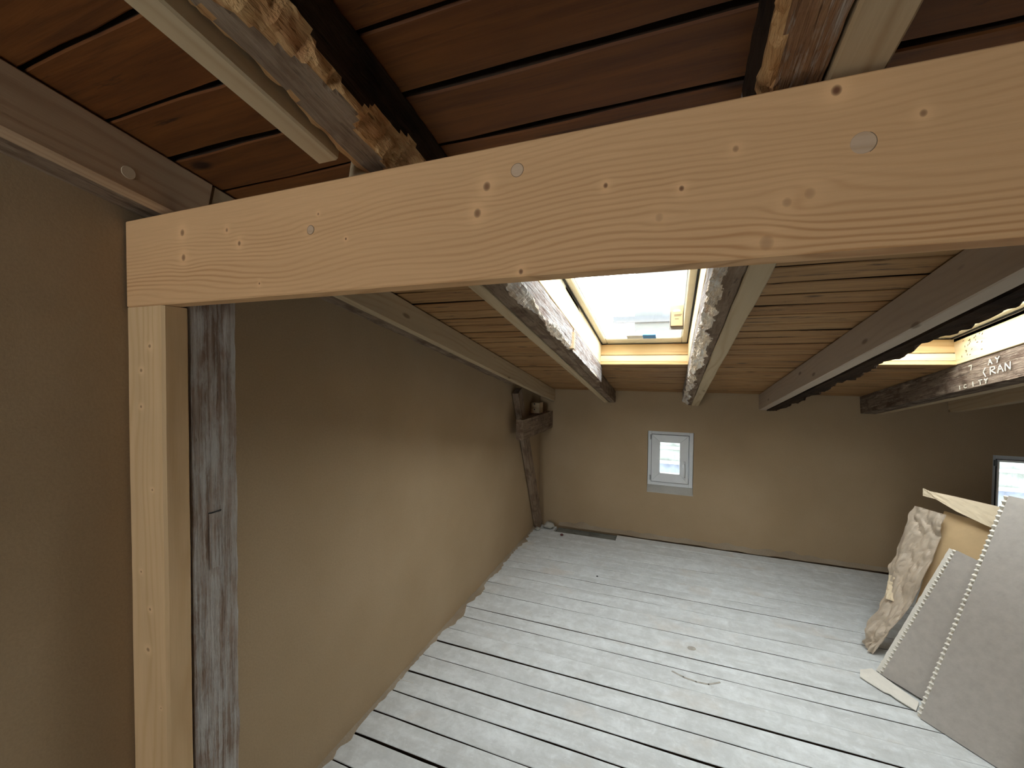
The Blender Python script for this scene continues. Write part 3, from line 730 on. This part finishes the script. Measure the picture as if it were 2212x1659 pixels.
# dowelled peg patch let into its face
bar('inlaid_block', M['old_lime'], Vector((0.1462, 0.744, 1.062)), EZ, EY, EX, 0.150, 0.030, 0.004, root, bev=0.001)
link('joint_gap', boxes('joint_gap', [((0.1455, 0.7425, 1.213), (0.1488, 0.776, 1.2155))]), M['gasket'], root)

# ------------------------------------------------------------------ corner: leaning strut, bracket beam, wooden blocks
a = Vector((0.036, 4.12, 0.0)); bpt = Vector((0.036, 3.43, 1.43))
d = (bpt-a).normalized(); L = (bpt-a).length
nx = EX; ny = nx.cross(d)
o = link('strut', rough_mesh('strut', L, 0.105, 0.056, 0.03, 6, 0.003, 71), M['old'], None, basis((a+bpt)/2+Vector((0, 0, 0.01)), d, ny, nx))
tag(o, 'leaning old strut in the far left corner, set against the wall', 'strut')
o = link('bracket_beam', rough_mesh('bracket_beam', 0.93, 0.066, 0.175, 0.03, 6, 0.004, 77), M['old'], None, basis(Vector((0.108, 3.775, 1.112)), EY, -EX, EZ))
tag(o, 'short hewn beam end crossing the leaning strut near the ceiling', 'beam')
for k, (z0, z1, lab) in enumerate(((1.201, 1.252, 'lower of two pale wood blocks wedged on the hewn beam in the corner'), (1.253, 1.306, 'upper of two pale wood blocks wedged under the corner rafter'))):
    root = thing('wood_block', (0.07, 3.95, z0), lab, 'block')
    bar('block', M['rafter_new'], Vector((0.005, 3.905, z0)), EX, EY, EZ, 0.055, 0.12, z1-z0-0.001, root, bev=0.003)
    bar('block', M['rafter_new'], Vector((0.0615, 3.903, z0)), EX, EY, EZ, 0.036, 0.12, z1-z0-0.001, root, bev=0.003)
    link('screw_hole', boxes('screw_hole', [((0.040, 3.9038, z1-0.022), (0.052, 3.9062, z1-0.008))]), M['gasket'], root)
# timber standing in the floor gap along the far wall
o = bar('sill_timber', M['grey_timber'], Vector((0.222, 4.056, -0.058)), EX, EY, EZ, 0.60, 0.18, 0.03, None, seg=10, wob=0.003, bev=0.003)
tag(o, 'dark grey timber lying in the floor gap at the far wall', 'timber')

# ------------------------------------------------------------------ debris
def blob(name, c, r, mat, seed, sub=2, sq=(1, 1, 0.6), amp=0.35):
    bm = bmesh.new(); bmesh.ops.create_icosphere(bm, subdivisions=sub, radius=1)
    for v in bm.verts:
        k = 1+amp*noise.noise(v.co*1.7+Vector((seed, 0, 0)))
        v.co = Vector((v.co.x*sq[0], v.co.y*sq[1], v.co.z*sq[2]))*r*k
    zmin = min(v.co.z for v in bm.verts)
    for v in bm.verts: v.co.z -= zmin
    me = bpy.data.meshes.new(name); bm.to_mesh(me); bm.free()
    return link(name, me, mat, None, Matrix.Translation(c), True)
tag(blob('mortar_lump', (0.155, 4.10, 0.0), 0.055, M['rubble'], 2), 'grey lump of mortar at the foot of the leaning strut', 'rubble')
tag(blob('mortar_lump', (0.062, 4.005, 0.0), 0.026, M['rubble'], 5), 'small mortar crumb on the boards in the corner, nearer the left wall', 'rubble')
tag(blob('pebble', (0.325, 3.955, 0.0), 0.017, plain('dark_red_stone', (0.10, 0.035, 0.03), 0.8), 8, 2, (1, 0.8, 0.6), 0.2), 'dark reddish pebble on the boards near the far floor gap', 'pebble')
tag(blob('pebble', (0.786, 3.257, 0.0), 0.008, M['gasket'], 11, 2, (1, 0.8, 0.6), 0.2), 'tiny black crumb on the boards between the corner and the window', 'pebble')
# splinter by the wall
o = bar('wood_splinter', M['card_pale'], Vector((0.012, 1.765, 0.006)), Vector((1, 0.06, 0.02)).normalized(), Vector((-0.06, 1, 0)).normalized(), EZ, 0.085, 0.0022, 0.0022, None, bev=0.0005)
tag(o, 'thin white splinter lying on the floor against the left wall', 'splinter')
# bung and sliver inlay in the boards
root_f = fl
def disc(name, x, y, rx, ry, rot_, mat, depth, parent):
    bm = bmesh.new(); n = 24
    A = []; B = []; Cc = []
    for k in range(n):
        t = 2*PI*k/n; p = Vector((math.cos(t)*rx, math.sin(t)*ry, 0)); p.rotate(Matrix.Rotation(rot_, 3, 'Z'))
        A.append(bm.verts.new((x+p.x, y+p.y, 0.0012))); B.append(bm.verts.new((x+p.x*0.82, y+p.y*0.82, 0.0018))); Cc.append(bm.verts.new((x+p.x*0.78, y+p.y*0.78, 0.0006)))
    for k in range(n):
        j = (k+1) % n
        bm.faces.new((A[k], A[j], B[j], B[k])); bm.faces.new((B[k], B[j], Cc[j], Cc[k]))
    bm.faces.new(Cc)
    me = bpy.data.meshes.new(name); bm.to_mesh(me); bm.free()
    return link(name, me, mat, parent)
disc('knot_plug', 1.441, 2.603, 0.024, 0.020, 0.3, M['scar'], 0.004, fl)
strk = [[(1.335, 2.362), (1.39, 2.338), (1.45, 2.326), (1.51, 2.330), (1.565, 2.366)]]
ribbons('splinter_scar', strk, M['scar'], fl, lambda u, v, t: Vector((u, v, 0.0002+t)), 0.010, 0.0012)

# ------------------------------------------------------------------ cardboard at the right
CN = Vector((-0.737, -0.586, 0.336)).normalized()
def sheet_panel(root, corners, thick, pitch, amp_mat, face_mat, torn=0.0, strip=0.0):
    """corners: bottom-left, bottom-right, top-right, top-left of the front face. Built as liner + corrugated core + liner"""
    bl, br, tr, tl = [Vector(c) for c in corners]
    n = (br-bl).cross(tl-bl).normalized()
    if n.dot(CN) < 0: n = -n
    lt = 0.004
    hd = (br-bl).normalized()
    def slab(name, off, t, mat, ins=0.0, nj=40):
        vs, fs = [], []
        for i in range(nj+1):
            s = i/nj
            j = 0.0035*noise.noise(Vector((i*0.9, off*50, 1)))
            l = bl.lerp(tl, s) + hd*(j+ins); r = br.lerp(tr, s)
            for o_ in (off, off+t): vs += [l-n*o_, r-n*o_]
        for i in range(nj):
            a = i*4
            fs += [(a, a+1, a+5, a+4), (a+2, a+6, a+7, a+3), (a, a+4, a+6, a+2), (a+1, a+3, a+7, a+5)]
        fs += [(0, 2, 3, 1), (nj*4, nj*4+1, nj*4+3, nj*4+2)]
        return link(name, mesh(name, vs, fs), mat, root)
    slab('front_liner', 0.0, 0.002, face_mat, torn+strip); slab('back_liner', thick-lt, lt, amp_mat, 0.0)
    H = (tl-bl).length; per = max(4, int(H/pitch)); ns = per*8
    vs, fs = [], []
    for i in range(ns+1):
        s = i/ns; ph_ = 2*PI*per*s
        off = thick/2 + (thick/2-lt)*math.sin(ph_)*0.9
        l = bl.lerp(tl, s) + hd*(strip+0.003+0.0015*noise.noise(Vector((s*40, 3, 1)))); r = br.lerp(tr, s) - (br-bl).normalized()*0.001
        for o_ in (off-0.0012, off+0.0012): vs += [l-n*o_, r-n*o_]
    for i in range(ns):
        a = i*4
        fs += [(a, a+1, a+5, a+4), (a+2, a+6, a+7, a+3), (a, a+4, a+6, a+2), (a+1, a+3, a+7, a+5)]
    link('corrugated_core', mesh('corrugated_core', vs, fs), amp_mat, root)
    return n
# near large sheet
root = thing('cardboard_sheet', (2.45, 2.42, 0), 'largest grey corrugated cardboard sheet leaning at the right edge, nearest', 'cardboard')
bl = Vector((2.401, 2.475, 0.004)); tl = Vector((2.759, 2.627, 1.050)); bd = Vector((0.62, -0.78, 0)).normalized()
br = bl + bd*1.25; tr = tl + bd*1.20 + Vector((0, 0, -0.03))
sheet_panel(root, (bl, br, tr, tl), 0.026, 0.0245, M['card_pale'], M['card_grey'], 0.021, 0.0)
# smaller sheet behind it
root = thing('cardboard_sheet', (2.45, 2.65, 0), 'smaller grey cardboard sheet behind the largest one, slanting top', 'cardboard')
bl2 = Vector((2.350, 2.760, 0.012)); tl2 = Vector((2.647, 2.791, 0.717)); br2 = bl2 + bd*0.27 ; tr2 = Vector((2.702, 2.703, 0.685)) + bd*0.10
sheet_panel(root, (bl2, br2, tr2, tl2), 0.026, 0.0225, M['card_pale'], M['card_grey'], 0.020, 0.018)
# flap folded out on the floor
vs = [Vector(p) for p in ((2.262, 2.675, 0.010), (2.330, 2.590, 0.010), (2.352, 2.580, 0.012), (2.365, 2.553, 0.012), (2.418, 2.498, 0.010), (2.455, 2.560, 0.016), (2.345, 2.765, 0.016), (2.283, 2.735, 0.012))]
vv = vs + [v-Vector((0, 0, 0.004)) for v in vs]; n8 = 8
fs = [tuple(range(8)), tuple(8+k for k in reversed(range(8)))] + [(k, 8+k, 8+(k+1) % 8, (k+1) % 8) for k in range(8)]
link('bottom_flap', mesh('bottom_flap', vv, fs), M['card_pale'], root)

# opened box with crumpled wrapping behind
root = thing('cardboard_box', (2.55, 2.95, 0), 'opened brown cardboard box with torn wrapped side, behind the grey sheets', 'box')
def curtain(name, left, right, mat, amp, seed, nu=14, nv=60, t=0.004, fr=9):
    """surface between two polylines (left, right), crumpled"""
    def at(poly, s):
        k = s*(len(poly)-1); i = min(int(k), len(poly)-2); return Vector(poly[i]).lerp(Vector(poly[i+1]), k-i)
    vs, fs = [], []
    for j in range(nv+1):
        s = j/nv; A = at(left, s); B = at(right, s)
        for i in range(nu+1):
            u = i/nu; p = A.lerp(B, u)
            q = Vector((u*2.2, s*fr, seed))
            k = (abs(noise.noise(q))*1.6 + 0.5*abs(noise.noise(q*2.7))-0.35)*amp
            e = amp*0.5*noise.noise(Vector((s*fr*2.4, seed, 5)))*(1-u)
            vs.append(p + CN*k + Vector((-0.8, 0.6, 0))*e)
    for j in range(nv):
        for i in range(nu):
            a = j*(nu+1)+i; fs.append((a, a+1, a+nu+2, a+nu+1))
    o = link(name, mesh(name, vs, fs), mat, root)
    m_ = o.modifiers.new('thickness', 'SOLIDIFY'); m_.thickness = t; return o
curtain('wrapped_side', [(2.394, 2.993, 0.01), (2.400, 3.02, 0.10), (2.50, 3.05, 0.30), (2.545, 3.10, 0.47), (2.60, 3.12, 0.66), (2.655, 3.130, 0.835)],
        [(2.41, 2.93, 0.005), (2.47, 2.92, 0.15), (2.56, 2.93, 0.30), (2.64, 2.95, 0.50), (2.715, 3.00, 0.68), (2.742, 3.01, 0.83)], M['paper'], 0.030, 4.0, fr=6, nu=24, nv=110)
curtain('torn_edge', [(2.492, 3.02, 0.30), (2.522, 3.07, 0.38), (2.538, 3.09, 0.45)], [(2.525, 3.00, 0.30), (2.552, 3.04, 0.38), (2.548, 3.06, 0.46)], M['kraft_pale'], 0.008, 9.0, 6, 16)
curtain('inner_panel', [(2.54, 2.95, 0.02), (2.765, 3.07, 0.835)], [(2.74, 2.69, 0.02), (2.96, 2.80, 0.82)], M['kraft'], 0.003, 3.0, 8, 20)
# top flap hanging forward and curling at its tip
fl_ = [(2.700, 3.142, 0.940), (2.712, 3.10, 0.935), (2.78, 3.02, 0.935), (2.88, 2.912, 0.930), (2.97, 2.82, 0.925)]
fr_ = [(2.690, 3.120, 0.900), (2.722, 3.06, 0.900), (2.776, 2.985, 0.860), (2.847, 2.899, 0.825), (2.93, 2.79, 0.800)]
curtain('top_flap', fl_, fr_, M['kraft_pale'], 0.004, 11.0, 8, 24)
# further pale sheet whose corner shows at the lower right
root = thing('cardboard_sheet', (2.55, 1.98, 0), 'pale cardboard sheet just entering the frame at the lower right corner', 'cardboard')
B0 = Vector((2.49, 2.075, 0.003)); T0 = Vector((2.62, 2.055, 0.42))
sheet_panel(root, (B0, B0+bd*0.5, T0+bd*0.5, T0), 0.02, 0.02, M['card_pale'], M['card_pale'])

# little carton hung on the skylight sash
root = thing('small_carton', (1.32, 2.28, 1.83), 'small brown open-topped cardboard cover hanging on the skylight sash', 'carton')
x0, x1, y0, y1, z0, z1 = 1.292, 1.352, 2.262, 2.30, 1.842, 1.915
link('carton_body', boxes('carton_body', [((x0, y0, z0), (x1, y0+0.002, z1)), ((x0, y1-0.002, z0), (x1, y1, z1+0.035)), ((x0, y0, z0), (x0+0.002, y1, z1)), ((x1-0.002, y0, z0), (x1, y1, z1+0.03)), ((x0, y0, z0), (x1, y1, z0+0.002))]), M['kraft'], root)
bm = bmesh.new(); bmesh.ops.create_cone(bm, cap_ends=True, segments=24, radius1=0.017, radius2=0.016, depth=0.05)
bmesh.ops.translate(bm, verts=bm.verts, vec=(0.5*(x0+x1), 0.5*(y0+y1), z1-0.015)); me = bpy.data.meshes.new('roll'); bm.to_mesh(me); bm.free()
link('roll', me, M['handle'], root, None, True)
link('backing_card', boxes('backing_card', [((x0-0.004, y1+0.001, z0-0.014), (x1+0.003, y1+0.004, z1+0.05))]), M['card_grey'], root)
ribbons('printed_label', [[(x0+0.018, 1.899), (x1-0.008, 1.900)], [(x0+0.018, 1.893), (x1-0.012, 1.894)], [(x0+0.022, 1.878), (x0+0.038, 1.878)]], M['ink'], root, lambda u, v, t: Vector((u, y0-0.0002-t, v)), 0.003, 0.0004)

# ------------------------------------------------------------------ outside
HX = 0.62
g = link('ground', boxes('ground', [((-14, 4.6, -2.2), (18, 26, -2.1))]), M['stone']); tag(g, kind='structure')
root = thing('neighbour_house', (5, 8.5, -2.1), 'pale rendered neighbouring house wall, blown out, seen through the skylight', 'house')
link('house_wall', boxes('house_wall', [((HX, 8.4, -2.1), (12.0, 8.7, 6.5))]), M['gable'], root)
link('ledge', boxes('ledge', [((HX-0.4, 8.30, 2.58), (12.0, 8.39, 2.70))]), M['ledge'], root)
root = thing('garden_wall', (2, 7.4, -2.1), 'pale stone terrace wall behind the house seen through the small windows', 'wall')
link('upper_stones', boxes('upper_stones', [((-6, 7.36, 0.40), (9.0, 7.6, 1.10))]), M['stone'], root)
link('coping', boxes('coping', [((-6, 7.30, 0.36), (9.0, 7.6, 0.399))]), M['coping'], root)
link('middle_stones', boxes('middle_stones', [((-6, 7.36, 0.16), (9.0, 7.6, 0.359))]), M['stone'], root)
link('coping', boxes('coping', [((-6, 7.28, 0.12), (9.0, 7.6, 0.159))]), M['coping'], root)
link('lower_wall', boxes('lower_wall', [((-6, 7.36, -2.1), (9.0, 7.6, 0.119))]), M['slab'], root)
